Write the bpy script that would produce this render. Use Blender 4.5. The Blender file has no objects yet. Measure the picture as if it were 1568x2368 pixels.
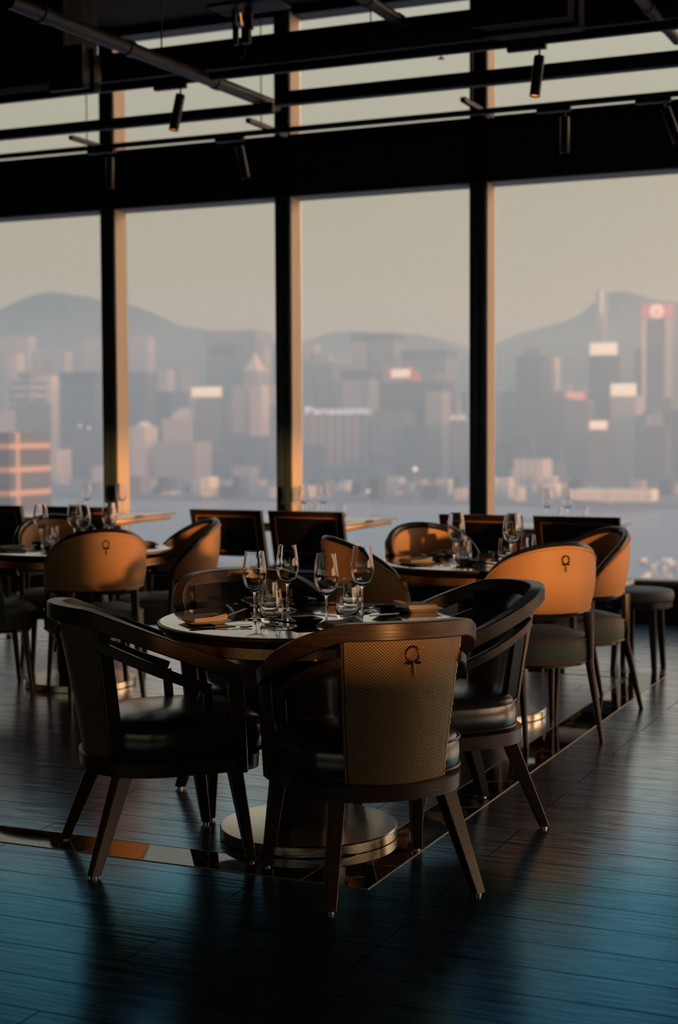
import bpy, bmesh, math, random
from math import sin, cos, pi, radians
from mathutils import Vector, Matrix
random.seed(7)
SC = bpy.context.scene
COL = SC.collection

# ------------------------------------------------------------------ camera
CF, CP, CYAW, CH, CR = 3513.9, radians(3.131), radians(23.949), 1.399, radians(-0.262)
cam = bpy.data.objects.new('camera', bpy.data.cameras.new('camera'))
COL.objects.link(cam)
cam.matrix_world = Matrix.Translation((0, 0, CH)) @ Matrix.Rotation(CYAW, 4, 'Z') @ Matrix.Rotation(pi/2-CP, 4, 'X') @ Matrix.Rotation(CR, 4, 'Z')
cam.data.sensor_fit = 'VERTICAL'
cam.data.sensor_height = 36
cam.data.lens = 36*CF/2368
cam.data.clip_end = 20000
cam.data.dof.use_dof = True
cam.data.dof.focus_distance = 4.75
cam.data.dof.aperture_fstop = 3.0
SC.camera = cam
SC.view_settings.view_transform = 'Standard'
SC.view_settings.look = 'None'
SC.view_settings.gamma = 1
SC.view_settings.exposure = 0.0
SC.view_settings.use_curve_mapping = False
try:
    SC.cycles.use_denoising = True
    SC.cycles.max_bounces = 10
    SC.cycles.diffuse_bounces = 3
    SC.cycles.glossy_bounces = 4
    SC.cycles.transmission_bounces = 8
    SC.cycles.transparent_max_bounces = 12
    SC.cycles.volume_bounces = 3
    SC.cycles.caustics_reflective = False
    SC.cycles.caustics_refractive = False
    SC.cycles.sample_clamp_indirect = 4
    SC.cycles.use_adaptive_sampling = True
    SC.cycles.adaptive_threshold = 0.02
except Exception:
    pass

# ------------------------------------------------------------------ world
W = bpy.data.worlds.new('sky'); SC.world = W; W.use_nodes = True
nt = W.node_tree; nt.nodes.clear()
def N(tree, typ, **kw):
    n = tree.nodes.new(typ)
    for k, v in kw.items():
        setattr(n, k, v)
    return n
wo = N(nt, 'ShaderNodeOutputWorld'); bg = N(nt, 'ShaderNodeBackground')
tc = N(nt, 'ShaderNodeTexCoord'); sp = N(nt, 'ShaderNodeSeparateXYZ')
nt.links.new(tc.outputs['Generated'], sp.inputs[0])
rp = N(nt, 'ShaderNodeValToRGB')
mr = N(nt, 'ShaderNodeMapRange'); mr.inputs[1].default_value = -.2; mr.inputs[2].default_value = 1
nt.links.new(sp.outputs[2], mr.inputs[0]); nt.links.new(mr.outputs[0], rp.inputs[0])
els = [(0, (.14, .18, .24)), (.16, (.38, .43, .48)), (.20, (.66, .60, .41)), (.25, (.48, .42, .235)), (.30, (.445, .39, .23)), (.42, (.49, .49, .40)), (.62, (.24, .46, .66)), (1, (.10, .26, .50))]
cr = rp.color_ramp
while len(cr.elements) < len(els):
    cr.elements.new(.5)
for e, (p, c) in zip(cr.elements, els):
    e.position = p
for e, (p, c) in zip(cr.elements, els):
    e.position = p; e.color = (*c, 1)
# warm glow added low in the unseen sky to light the mullion sides
vm = N(nt, 'ShaderNodeVectorMath', operation='DOT_PRODUCT'); vm.inputs[1].default_value = Vector((.90, .43, .03)).normalized()
nt.links.new(tc.outputs['Generated'], vm.inputs[0])
gr = N(nt, 'ShaderNodeMapRange'); gr.inputs[1].default_value = .35; gr.inputs[2].default_value = 1
nt.links.new(vm.outputs['Value'], gr.inputs[0])
pw = N(nt, 'ShaderNodeMath', operation='POWER'); pw.inputs[1].default_value = 2.5
nt.links.new(gr.outputs[0], pw.inputs[0])
gm = N(nt, 'ShaderNodeMix', data_type='RGBA', blend_type='ADD'); gm.inputs[7].default_value = (6.8, 4.2, 2.4, 1)
nt.links.new(pw.outputs[0], gm.inputs[0]); nt.links.new(rp.outputs[0], gm.inputs[6])
nt.links.new(gm.outputs[2], bg.inputs[0]); bg.inputs[1].default_value = 1.0
nt.links.new(bg.outputs[0], wo.inputs[0])

# low sun, coming in from behind through the slot shaped in the unseen rear wall
SUN_TRAVEL = Vector((-.60, .80, -.048))
sl = bpy.data.lights.new('sun', 'SUN'); sl.energy = 2.7; sl.color = (1, .42, .13); sl.angle = radians(1.2)
so = bpy.data.objects.new('sun', sl); COL.objects.link(so)
so.rotation_euler = SUN_TRAVEL.to_track_quat('-Z', 'Y').to_euler(); so.location = (6, -8, 3)

# ------------------------------------------------------------------ measuring helpers
def ray(px, py):
    a, b = px-784, py-1184
    u = a*cos(CR)+b*sin(CR); v = -a*sin(CR)+b*cos(CR)
    Z = CF*cos(CP)-v*sin(CP); z = -CF*sin(CP)-v*cos(CP)
    return Vector((u*cos(CYAW)-Z*sin(CYAW), u*sin(CYAW)+Z*cos(CYAW), z))
def at(px, py, z=None, y=None):
    d = ray(px, py); o = Vector((0, 0, CH))
    return o+d*((z-CH)/d.z) if z is not None else o+d*(y/d.y)

# ------------------------------------------------------------------ materials
def mat(name, col, rough=.5, metal=0, spec=.5, tint=None, **kw):
    m = bpy.data.materials.new(name); m.use_nodes = True
    b = m.node_tree.nodes['Principled BSDF']
    b.inputs['Base Color'].default_value = (*col, 1)
    b.inputs['Roughness'].default_value = rough
    b.inputs['Metallic'].default_value = metal
    b.inputs['Specular IOR Level'].default_value = spec
    if tint: b.inputs['Specular Tint'].default_value = (*tint, 1)
    for k, v in kw.items():
        b.inputs[k].default_value = v
    return m
def coords(m, scale=(1, 1, 1), rot=(0, 0, 0), kind='Object'):
    t = m.node_tree
    c = N(t, 'ShaderNodeTexCoord'); mp = N(t, 'ShaderNodeMapping')
    mp.inputs['Scale'].default_value = scale; mp.inputs['Rotation'].default_value = rot
    t.links.new(c.outputs[kind], mp.inputs[0]); return mp.outputs[0]
def noise(m, vec, scale, detail=4):
    t = m.node_tree; n = N(t, 'ShaderNodeTexNoise'); n.inputs['Scale'].default_value = scale; n.inputs['Detail'].default_value = detail
    t.links.new(vec, n.inputs['Vector']); return n.outputs['Fac']
def ramp(m, fac, stops):
    t = m.node_tree; r = N(t, 'ShaderNodeValToRGB')
    while len(r.color_ramp.elements) < len(stops): r.color_ramp.elements.new(.5)
    for e, (p, c) in zip(r.color_ramp.elements, stops): e.position = p
    for e, (p, c) in zip(r.color_ramp.elements, stops): e.position = p; e.color = (*c, 1) if len(c) == 3 else c
    t.links.new(fac, r.inputs[0]); return r.outputs[0]
def bump(m, fac, strength, dist=.01):
    t = m.node_tree; b = N(t, 'ShaderNodeBump'); b.inputs['Strength'].default_value = strength; b.inputs['Distance'].default_value = dist
    t.links.new(fac, b.inputs['Height']); t.links.new(b.outputs[0], t.nodes['Principled BSDF'].inputs['Normal']); return b
def setc(m, out, inp='Base Color'):
    m.node_tree.links.new(out, m.node_tree.nodes['Principled BSDF'].inputs[inp])

def wood(name, c1, c2, rough=.35, scale=(1, 1, 14)):
    m = mat(name, c1, rough)
    v = coords(m, scale)
    f = noise(m, v, 9, 6)
    setc(m, ramp(m, f, [(.3, c1), (.7, c2)])); bump(m, f, .12, .004)
    return m
M = {}
M['wood'] = wood('dark_stained_oak', (.014, .009, .007), (.040, .023, .017), .30)
M['woodlite'] = wood('brown_stained_oak', (.026, .016, .012), (.066, .040, .028), .34)
def leather(name, c, rough):
    m = mat(name, c, rough); v = coords(m)
    t = m.node_tree; n1 = noise(m, v, 260, 2); n2 = noise(m, v, 7, 3)
    mx = N(t, 'ShaderNodeMath', operation='MULTIPLY_ADD'); mx.inputs[1].default_value = 8; t.links.new(n2, mx.inputs[0]); t.links.new(n1, mx.inputs[2])
    bump(m, mx.outputs[0], .10, .003)
    if rough < .5:
        b = t.nodes['Principled BSDF']; b.inputs['Coat Weight'].default_value = 1; b.inputs['Coat Roughness'].default_value = .20; b.inputs['Coat IOR'].default_value = 1.75; b.inputs['Coat Tint'].default_value = (.8, .9, 1, 1)
    return m
M['leather'] = leather('charcoal_leather', (.026, .022, .026), .36)
M['tan'] = leather('tan_upholstery', (.60, .35, .18), .55)
M['seat_grey'] = leather('grey_upholstery', (.20, .26, .28), .60)
M['piping'] = mat('copper_piping', (.50, .24, .12), .4)
M['darkpiping'] = mat('charcoal_piping', (.05, .045, .05), .3)
M['blackleather'] = leather('black_leather', (.012, .011, .012), .30)
M['rim'] = mat('black_lacquer_rim', (.018, .020, .026), .25)
# woven fabric: small diagonal lozenges
m = mat('olive_gold_weave', (.20, .14, .07), .55, 0, .5); M['weave'] = m
t = m.node_tree
v = coords(m)
s3 = N(t, 'ShaderNodeSeparateXYZ'); t.links.new(v, s3.inputs[0])
def sinw(sock, k):
    a = N(t, 'ShaderNodeMath', operation='MULTIPLY'); a.inputs[1].default_value = k; t.links.new(sock, a.inputs[0])
    b = N(t, 'ShaderNodeMath', operation='SINE'); t.links.new(a.outputs[0], b.inputs[0]); return b.outputs[0]
pr = N(t, 'ShaderNodeMath', operation='MULTIPLY'); t.links.new(sinw(s3.outputs[0], 640), pr.inputs[0]); t.links.new(sinw(s3.outputs[2], 640), pr.inputs[1])
ad = N(t, 'ShaderNodeMath', operation='ADD'); ad.inputs[1].default_value = .5; t.links.new(pr.outputs[0], ad.inputs[0])
setc(m, ramp(m, ad.outputs[0], [(.1, (.125, .09, .048)), (.9, (.34, .25, .135))])); bump(m, ad.outputs[0], .45, .002)
b = t.nodes['Principled BSDF']; b.inputs['Metallic'].default_value = .15; b.inputs['Roughness'].default_value = .42
M['brass'] = mat('aged_brass', (.62, .34, .15), .28, 1)
M['bronze'] = mat('dark_bronze', (.10, .055, .03), .35, 1)
M['steel'] = mat('brushed_steel', (.80, .72, .60), .20, 1, Anisotropic=.6)
M['cutlery'] = mat('polished_steel', (.55, .52, .48), .16, 1)
M['black'] = mat('black_ceramic', (.014, .014, .016), .22)
M['plate'] = mat('white_porcelain', (.50, .47, .44), .25)
m = mat('linen', (.52, .44, .39), .85); M['linen'] = m; bump(m, noise(m, coords(m), 500, 2), .2, .001)
M['blueink'] = mat('blue_embroidery', (.03, .06, .12), .7)
M['glass'] = mat('clear_glass', (1, 1, 1), .0, 0, .5, **{'Transmission Weight': 1.0, 'IOR': 1.45})
M['ceil'] = mat('black_ceiling_paint', (.006, .006, .011), .8)
M['beam'] = mat('black_painted_steel', (.010, .011, .018), .5)
M['duct'] = mat('galvanised_duct_dark', (.05, .055, .065), .45, .5)
M['pipe'] = mat('grey_pipe', (.05, .056, .066), .45, .3)
M['track'] = mat('black_track', (.010, .012, .018), .4)
M['spot'] = mat('black_spotlight', (.030, .032, .038), .32)
M['wallm'] = mat('charcoal_wall', (.022, .022, .025), .6)
M['soffit'] = mat('grey_soffit', (.30, .36, .38), .6)
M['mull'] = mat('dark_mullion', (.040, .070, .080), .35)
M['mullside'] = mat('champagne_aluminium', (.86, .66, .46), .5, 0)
M['sill'] = mat('pale_sill', (.55, .50, .46), .4)
M['filament'] = mat('glowing_filament', (1, .4, .1), .5, 0, .5, **{'Emission Color': (1, .36, .08, 1), 'Emission Strength': .9})
# table top stone
m = mat('grey_honed_marble', (.10, .11, .12), .10, 0, .6, **{'Coat Weight': 1, 'Coat Roughness': .06, 'Coat IOR': 1.9}); M['marbletop'] = m
f = noise(m, coords(m), 60, 6); setc(m, ramp(m, f, [(.3, (.14, .15, .165)), (.7, (.23, .24, .26))]))
# polished black marble floor strip with pale veins
m = mat('black_veined_marble', (.01, .01, .012), .03, 0, .9, tint=(.80, .92, 1)); M['marble'] = m
t = m.node_tree; v = coords(m); w = N(t, 'ShaderNodeTexNoise'); w.inputs['Scale'].default_value = 2.2; w.inputs['Detail'].default_value = 9; w.inputs['Distortion'].default_value = .6
t.links.new(v, w.inputs['Vector'])
setc(m, ramp(m, w.outputs['Fac'], [(.485, (.008, .008, .010)), (.50, (.16, .11, .065)), (.508, (.22, .17, .12)), (.525, (.008, .008, .010))]))
# floor planks
m = mat('dark_oak_planks', (.02, .016, .015), .24, 0, 0); M['planks'] = m
t = m.node_tree; v = coords(m, (1, 1, 1))
br = N(t, 'ShaderNodeTexBrick'); br.offset = .37; br.offset_frequency = 3
br.inputs['Scale'].default_value = 1; br.inputs['Brick Width'].default_value = 1.55; br.inputs['Row Height'].default_value = .187; br.inputs['Mortar Size'].default_value = .0038
br.inputs['Color1'].default_value = (.021, .017, .017, 1); br.inputs['Color2'].default_value = (.034, .027, .026, 1); br.inputs['Mortar'].default_value = (.002, .002, .002, 1)
t.links.new(v, br.inputs['Vector'])
v2 = coords(m, (1.0, 11, 1)); g = noise(m, v2, 5, 8)
mm = N(t, 'ShaderNodeMix', data_type='RGBA', blend_type='MULTIPLY'); mm.inputs[0].default_value = .8
gc = ramp(m, g, [(.35, (.45, .45, .45)), (.65, (1.25, 1.2, 1.2))]); t.links.new(br.outputs[0], mm.inputs[6]); t.links.new(gc, mm.inputs[7]); setc(m, mm.outputs[2])
hb = N(t, 'ShaderNodeMath', operation='MULTIPLY_ADD'); hb.inputs[1].default_value = -1.6; t.links.new(br.outputs['Fac'], hb.inputs[0]); t.links.new(g, hb.inputs[2])
bump(m, hb.outputs[0], .22, .004)
hbm = t.nodes['Bump']
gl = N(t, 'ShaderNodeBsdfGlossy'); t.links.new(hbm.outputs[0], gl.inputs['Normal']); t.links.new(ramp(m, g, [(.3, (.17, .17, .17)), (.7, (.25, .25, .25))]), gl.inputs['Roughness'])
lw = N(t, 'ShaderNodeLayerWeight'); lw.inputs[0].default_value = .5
t.links.new(ramp(m, lw.outputs['Facing'], [(.60, (.13, .52, .88)), (.705, (.22, .64, .95)), (.79, (.92, .94, 1.0))]), gl.inputs['Color'])  # teal cast of the reflected light is put into the gloss colour by angle
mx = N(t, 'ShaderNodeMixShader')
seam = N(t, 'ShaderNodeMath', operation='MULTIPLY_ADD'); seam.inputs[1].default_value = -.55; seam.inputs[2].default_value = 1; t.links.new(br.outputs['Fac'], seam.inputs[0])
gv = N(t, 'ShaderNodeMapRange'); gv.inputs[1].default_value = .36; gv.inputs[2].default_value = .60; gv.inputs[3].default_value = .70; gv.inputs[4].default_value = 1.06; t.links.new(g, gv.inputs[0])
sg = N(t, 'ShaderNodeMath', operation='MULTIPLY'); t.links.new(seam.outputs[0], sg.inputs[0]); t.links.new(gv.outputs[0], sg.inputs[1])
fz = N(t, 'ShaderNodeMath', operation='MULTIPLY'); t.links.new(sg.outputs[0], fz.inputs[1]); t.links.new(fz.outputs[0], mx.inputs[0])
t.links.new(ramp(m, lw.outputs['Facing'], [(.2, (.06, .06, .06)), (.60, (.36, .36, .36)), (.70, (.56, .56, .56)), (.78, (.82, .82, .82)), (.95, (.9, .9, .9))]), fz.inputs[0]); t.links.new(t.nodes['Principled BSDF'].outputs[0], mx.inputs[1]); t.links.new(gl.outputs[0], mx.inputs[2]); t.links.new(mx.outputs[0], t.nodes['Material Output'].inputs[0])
# pane: thin clear glass
m = bpy.data.materials.new('window_glass'); m.use_nodes = True; M['pane'] = m
t = m.node_tree; t.nodes.clear(); o = N(t, 'ShaderNodeOutputMaterial'); tr = N(t, 'ShaderNodeBsdfTransparent'); tr.inputs[0].default_value = (.97, .98, .98, 1)
gl = N(t, 'ShaderNodeBsdfGlossy'); gl.inputs['Roughness'].default_value = .02; fr = N(t, 'ShaderNodeFresnel'); fr.inputs[0].default_value = 1.12; mx = N(t, 'ShaderNodeMixShader')
t.links.new(fr.outputs[0], mx.inputs[0]); t.links.new(tr.outputs[0], mx.inputs[1]); t.links.new(gl.outputs[0], mx.inputs[2]); t.links.new(mx.outputs[0], o.inputs[0])

# ------------------------------------------------------------------ mesh helpers
def bm_new(): return bmesh.new()
def link(name, bm, m, parent=None, smooth=True, angle=.6, loc=None, rotz=None, label=None):
    me = bpy.data.meshes.new(name)
    if smooth:
        bm.normal_update()
        for f in bm.faces: f.smooth = True
        for e in bm.edges:
            if len(e.link_faces) == 2 and e.calc_face_angle(0) > angle: e.smooth = False
    bm.to_mesh(me); bm.free()
    if m is not None:
        for x in (m if isinstance(m, (list, tuple)) else [m]): me.materials.append(x)
    o = bpy.data.objects.new(name, me); COL.objects.link(o)
    if parent: o.parent = parent
    if loc is not None: o.location = loc
    if rotz is not None: o.rotation_euler.z = rotz
    if label: o['label'] = label
    return o
def tag(o, label=None, cat=None, group=None, kind=None):
    if label: o['label'] = label
    if cat: o['category'] = cat
    if group: o['group'] = group
    if kind: o['kind'] = kind
    return o
def empty(name, loc=(0, 0, 0), rotz=0, **kw):
    o = bpy.data.objects.new(name, None); o.empty_display_size = .1; COL.objects.link(o)
    o.location = loc; o.rotation_euler.z = rotz
    return tag(o, **kw)
def kids(o): return [c for c in COL.objects if c.parent == o]
def copy_tree(o, loc=None, rotz=None, parent=None, label=None):
    c = o.copy(); COL.objects.link(c)
    if parent is not None: c.parent = parent
    if loc is not None: c.location = loc
    if rotz is not None: c.rotation_euler.z = rotz
    if label: c['label'] = label
    for k in kids(o): copy_tree(k, parent=c)
    return c
def box(bm, x0, x1, y0, y1, z0, z1, bev=0, seg=2):
    r = bmesh.ops.create_cube(bm, size=1)
    for v in r['verts']:
        v.co = Vector((x0+(v.co.x+.5)*(x1-x0), y0+(v.co.y+.5)*(y1-y0), z0+(v.co.z+.5)*(z1-z0)))
    if bev:
        es = list({e for v in r['verts'] for e in v.link_edges})
        bmesh.ops.bevel(bm, geom=es, offset=bev, segments=seg, affect='EDGES', profile=.5)
    return r
def skin(bm, rings, cap=True, closed=True):
    vs = [[bm.verts.new(p) for p in r] for r in rings]
    n = len(vs[0])
    for a, b in zip(vs, vs[1:]):
        for i in range(n if closed else n-1):
            j = (i+1) % n
            try: bm.faces.new((a[i], a[j], b[j], b[i]))
            except ValueError: pass
    if cap and closed:
        bm.faces.new(vs[0][::-1]); bm.faces.new(vs[-1])
    return vs
def fixn(bm): bmesh.ops.recalc_face_normals(bm, faces=bm.faces)
def circ(r, n, z=0, cx=0, cy=0): return [Vector((cx+r*cos(2*pi*i/n), cy+r*sin(2*pi*i/n), z)) for i in range(n)]
def lathe(bm, prof, n=32, cx=0, cy=0, cap=True):
    return skin(bm, [circ(max(r, 1e-4), n, z, cx, cy) for r, z in prof], cap)
def tube(bm, pts, r, n=8, closed=False, flat=None):
    pts = [Vector(p) for p in pts]; rings = []
    N_ = len(pts); prev = None
    for i, p in enumerate(pts):
        if closed: t = (pts[(i+1) % N_]-pts[i-1])
        else: t = pts[min(i+1, N_-1)]-pts[max(i-1, 0)]
        t.normalize()
        up = prev if prev is not None else (Vector((0, 0, 1)) if abs(t.z) < .9 else Vector((1, 0, 0)))
        s = t.cross(up); s.normalize(); u = s.cross(t); prev = u
        rr = r(i) if callable(r) else r
        rings.append([p+s*rr*cos(2*pi*k/n)+u*rr*sin(2*pi*k/n)*(flat or 1) for k in range(n)])
    if closed: rings.append(rings[0]); 
    if closed:
        vs = [[bm.verts.new(q) for q in rg] for rg in rings[:-1]]
        for i in range(N_):
            a, b = vs[i], vs[(i+1) % N_]
            for k in range(n): bm.faces.new((a[k], a[(k+1) % n], b[(k+1) % n], b[k]))
    else: skin(bm, rings)
def sweep(bm, pts, prof, up=Vector((0, 0, 1))):
    """rectangular or other closed profile (side, up) along pts; the up axis stays as given"""
    pts = [Vector(p) for p in pts]; rings = []
    for i, p in enumerate(pts):
        t = (pts[min(i+1, len(pts)-1)]-pts[max(i-1, 0)]).normalized()
        s = t.cross(up).normalized(); u = s.cross(t)
        pf = prof(i/(len(pts)-1)) if callable(prof) else prof
        rings.append([p+s*a+u*b for a, b in pf])
    skin(bm, rings)
def rprof(w, h, b=.004):
    w /= 2; h /= 2
    return [(-w+b, -h), (w-b, -h), (w, -h+b), (w, h-b), (w-b, h), (-w+b, h), (-w, h-b), (-w, -h+b)]
def taper(bm, p0, p1, w0, w1, ang=0, n=4, b=.003):
    """leg from p0 (top) to p1 (bottom); n=4 square, else round"""
    p0, p1 = Vector(p0), Vector(p1)
    def rg(p, w):
        if n == 4:
            q = rprof(w, w, b); return [p+Matrix.Rotation(ang, 3, 'Z') @ Vector((a, c, 0)) for a, c in q]
        return [p+Vector((w/2*cos(2*pi*k/n), w/2*sin(2*pi*k/n), 0)) for k in range(n)]
    skin(bm, [rg(p0, w0), rg(p0.lerp(p1, .5), w0+(w1-w0)*.5), rg(p1, w1)])
def dshape(w, yf, yb, n=56, pf=6, pb=2.7, yc=0):
    out = []
    for i in range(n):
        a = 2*pi*i/n; c, s = cos(a), sin(a)
        p = pf if s > 0 else pb
        x = w*math.copysign(abs(c)**(2/ (p if s > 0 else pb)), c)
        y = (yf-yc if s > 0 else yc-yb)*math.copysign(abs(s)**(2/p), s)+yc
        out.append((x, y))
    return out
def cushion(bm, out, z0, z1, dome, r=.012):
    cx = sum(p[0] for p in out)/len(out); cy = sum(p[1] for p in out)/len(out)
    def rg(s, z, ins=0): return [Vector((cx+(x-cx)*s, cy+(y-cy)*s, z)) for x, y in out]
    rows = [(.93, z0), (.985, z0+.006), (1.0, z0+.018), (1.012, (z0+z1)/2), (1.0, z1-.014), (.985, z1-.002), (.95, z1+dome*.25), (.8, z1+dome*.62), (.55, z1+dome*.88), (.25, z1+dome)]
    skin(bm, [rg(s, z) for s, z in rows])
def ring_out(out, s, z):
    cx = sum(p[0] for p in out)/len(out); cy = sum(p[1] for p in out)/len(out)
    return [Vector((cx+(x-cx)*s, cy+(y-cy)*s, z)) for x, y in out]
def slab(bm, fa, fb, nu, nv):
    """closed slab between two surfaces f(u,v), u in -1..1, v in 0..1"""
    A = [[bm.verts.new(fa(-1+2*i/nu, j/nv)) for i in range(nu+1)] for j in range(nv+1)]
    B = [[bm.verts.new(fb(-1+2*i/nu, j/nv)) for i in range(nu+1)] for j in range(nv+1)]
    for j in range(nv):
        for i in range(nu):
            bm.faces.new((A[j][i], A[j][i+1], A[j+1][i+1], A[j+1][i])); bm.faces.new((B[j][i], B[j+1][i], B[j+1][i+1], B[j][i+1]))
    for i in range(nu):
        bm.faces.new((A[0][i], B[0][i], B[0][i+1], A[0][i+1])); bm.faces.new((A[nv][i], A[nv][i+1], B[nv][i+1], B[nv][i]))
    for j in range(nv):
        bm.faces.new((A[j][0], A[j+1][0], B[j+1][0], B[j][0])); bm.faces.new((A[j][nu], B[j][nu], B[j+1][nu], A[j+1][nu]))
    fixn(bm)
def mbox(name, m, x0, x1, y0, y1, z0, z1, parent=None, bev=0, **kw):
    bm = bm_new(); box(bm, x0, x1, y0, y1, z0, z1, bev); return tag(link(name, bm, m, parent), **kw)

# ------------------------------------------------------------------ the room
YW, YG = 11.0, 11.19           # front face of the mullions, glass plane
ZS, ZB, ZT, ZH = .286, 3.243, 3.735, 4.70
X0, X1, Y0 = -12.0, 8.5, -4.2
XR = 6.6
S = dict(kind='structure')
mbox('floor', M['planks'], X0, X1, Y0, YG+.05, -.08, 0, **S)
mbox('ceiling', M['ceil'], X0, X1, Y0, YG+.1, ZH+.05, ZH+.2, **S)
mbox('wall_left', M['wallm'], X0-.2, X0, Y0, YG+.1, 0, ZH+.05, **S)
bm = bm_new(); box(bm, X1, X1+.2, Y0, 1.0, 0, ZH+.05); box(bm, XR, XR+.2, 1.9, YG+.1, 0, .8); box(bm, XR, XR+.2, 1.9, YG+.1, 2.1, ZH+.05); box(bm, XR, X1+.2, 1.0, 1.9, 0, ZH+.05)
for k in range(6): box(bm, XR, XR+.2, 1.9+1.62*k, 2.05+1.62*k, .8, 2.1)
box(bm, XR, XR+.2, 10.2, YG+.1, .8, 2.1)
tag(link('wall_right', bm, M['wallm'], smooth=False), **S)
mbox('window_20', M['pane'], XR+.09, XR+.10, 1.9, 10.2, .8, 2.1, **S)  # unseen pane; this side opening is added and sized for soft fill light
# low wall under the windows with recessed panels
bm = bm_new(); box(bm, X0, X1, YW+.02, YG+.06, 0, ZS-.03)
x = X0+.1
while x < X1-.6:
    box(bm, x, x+.62, YW+.005, YW+.02, .05, ZS-.07, .004); x += .84
tag(link('wall_front', bm, M['wallm'], smooth=False), **S)
mbox('trim_1', M['sill'], X0, X1, YW-.02, YG-.02, ZS-.03, ZS, bev=.004, **S)
mbox('trim_2', M['beam'], X0, X1, YW, YG+.06, ZB+.012, ZT, **S)
mbox('trim_3', M['soffit'], X0, X1, YW+.004, YG+.05, ZB, ZB+.012, **S)
mbox('trim_4', M['beam'], X0, X1, YW+.05, YG+.06, ZH-.02, ZH+.05, **S)
# window bays
DX = 1.641
xm = [-7.079+DX*i for i in range(-3, 10)]
for i, xa in enumerate(xm):
    w = empty('window_%d' % (i+1), (xa, YG, ZS)); w['kind'] = 'structure'
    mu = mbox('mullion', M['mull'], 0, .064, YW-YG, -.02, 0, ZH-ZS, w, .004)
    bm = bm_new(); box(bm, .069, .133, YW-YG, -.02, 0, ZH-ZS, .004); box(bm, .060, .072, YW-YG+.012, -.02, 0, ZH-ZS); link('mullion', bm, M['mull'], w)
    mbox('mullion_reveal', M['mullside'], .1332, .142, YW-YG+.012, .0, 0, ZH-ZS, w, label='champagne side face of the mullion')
    bm = bm_new(); box(bm, .142, DX, .0, .008, 0, ZB-ZS); link('pane', bm, M['pane'], w, False)
    bm = bm_new(); box(bm, .142, DX, .0, .008, ZT-ZS, ZH-ZS-.02); link('pane', bm, M['pane'], w, False)
# unseen rear wall, its slot and piers shaped to cut the sun into patches
BZ0, BZ1 = 1.24, 2.2
bm = bm_new(); box(bm, X0, X1, Y0-.2, Y0, 0, BZ0); box(bm, X0, X1, Y0-.2, Y0, BZ1, ZH+.05)
SUN_BLOCKS = [(-12, -8), (-3.4, -3.2), (1.5, 2.3), (2.95, 3.86), (5.22, 5.60), (6.62, 6.80), (7.3, 8.5)]
for a, b in SUN_BLOCKS: box(bm, a, b, Y0-.2, Y0, BZ0, BZ1)
tag(link('wall_back', bm, M['wallm'], smooth=False), **S)

# polished black marble border let into the planks, with thin brass edging
bx, by0, by1, bw = -1.775, 4.196, 8.534, .17
def strip(name, rects, m, z):
    bm = bm_new()
    for a in rects: box(bm, *a, -.01, z)
    return tag(link(name, bm, m, smooth=False), **S)
strip('floor_marble_strip', [(-7.6, bx-bw, by0, by0+bw), (bx-bw, bx, by0, by1), (-7.6, bx-bw, by1-bw, by1)], M['marble'], .0015)
e = .004
strip('floor_edging_strip', [(-7.6, bx+e, by0-e, by0), (bx, bx+e, by0, by1), (-7.6, bx+e, by1, by1+e), (-7.6, bx-bw, by0+bw, by0+bw+e), (bx-bw-e, bx-bw, by0+bw, by1-bw), (-7.6, bx-bw, by1-bw-e, by1-bw)]
      + [(bx-bw, bx, by0+.62*k, by0+.62*k+.0015) for k in range(1, 7)] + [(-7.6+.8*k, -7.5985+.8*k, by0, by0+bw) for k in range(1, 8)], mat('dull_brass_edging', (.26, .19, .12), .35, 1), .0022)

# ------------------------------------------------------------------ outside: harbour, far shore, hills, haze
ZW = -78.0
m = mat('harbour_water', (.24, .30, .38), .3, 0, .5); M['water'] = m
bump(m, noise(m, coords(m, (.02, .05, .02)), 1, 6), .5, 8)
bm = bm_new(); box(bm, -9000, 3000, 120, 9500, ZW-2, ZW)
tag(link('sea_water', bm, m, smooth=False), **S)
M['hill'] = mat('wooded_hillside', (.045, .055, .045), .9)
mh = M['hill']; f = noise(mh, coords(mh, (.01, .01, .01)), 1, 6); setc(mh, ramp(mh, f, [(.3, (.03, .04, .035)), (.7, (.075, .08, .065))]))
def hill(name, prof, Y, run, back):
    bm = bm_new(); rr = random.Random(3); rows = []
    # refine the ridge
    pts = []
    for (a, b), (c, d) in zip(prof, prof[1:]):
        n = max(1, int(abs(c-a)/14))
        pts += [(a+(c-a)*k/n, b+(d-b)*k/n) for k in range(n)]
    pts.append(prof[-1])
    ridge = [at(px, py, y=Y) for px, py in pts]
    for k in range(-6, 4):
        t = k/6 if k < 0 else k/3
        row = []
        for q in ridge:
            if k < 0: h = ZW+(q.z-ZW)*(1+t)**1.1; yy = Y+run*t
            else: h = ZW+(q.z-ZW)*(1-t*.8); yy = Y+back*t
            j = 0 if k == 0 else rr.uniform(-1, 1)*25
            row.append(bm.verts.new((q.x*yy/Y, yy, max(ZW-1, h+j*.6))))
        rows.append(row)
    for a, b in zip(rows, rows[1:]):
        for i in range(len(a)-1): bm.faces.new((a[i], a[i+1], b[i+1], b[i]))
    fixn(bm)
    return tag(link(name, bm, M['hill'], angle=3), **S)
hill('hill', [(-160, 800), (-60, 745), (0, 716), (60, 687), (115, 675), (180, 683), (237, 693), (300, 705), (345, 720), (400, 745), (430, 757), (475, 762), (540, 775), (600, 795), (680, 830), (760, 880), (860, 960)], 4300, 1700, 900)
hill('hill.001', [(420, 800), (560, 792), (636, 800), (690, 797), (720, 785), (760, 770), (800, 766), (850, 766), (905, 775), (960, 772), (1000, 780), (1040, 791), (1083, 803), (1180, 830)], 6200, 1500, 800)
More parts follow.
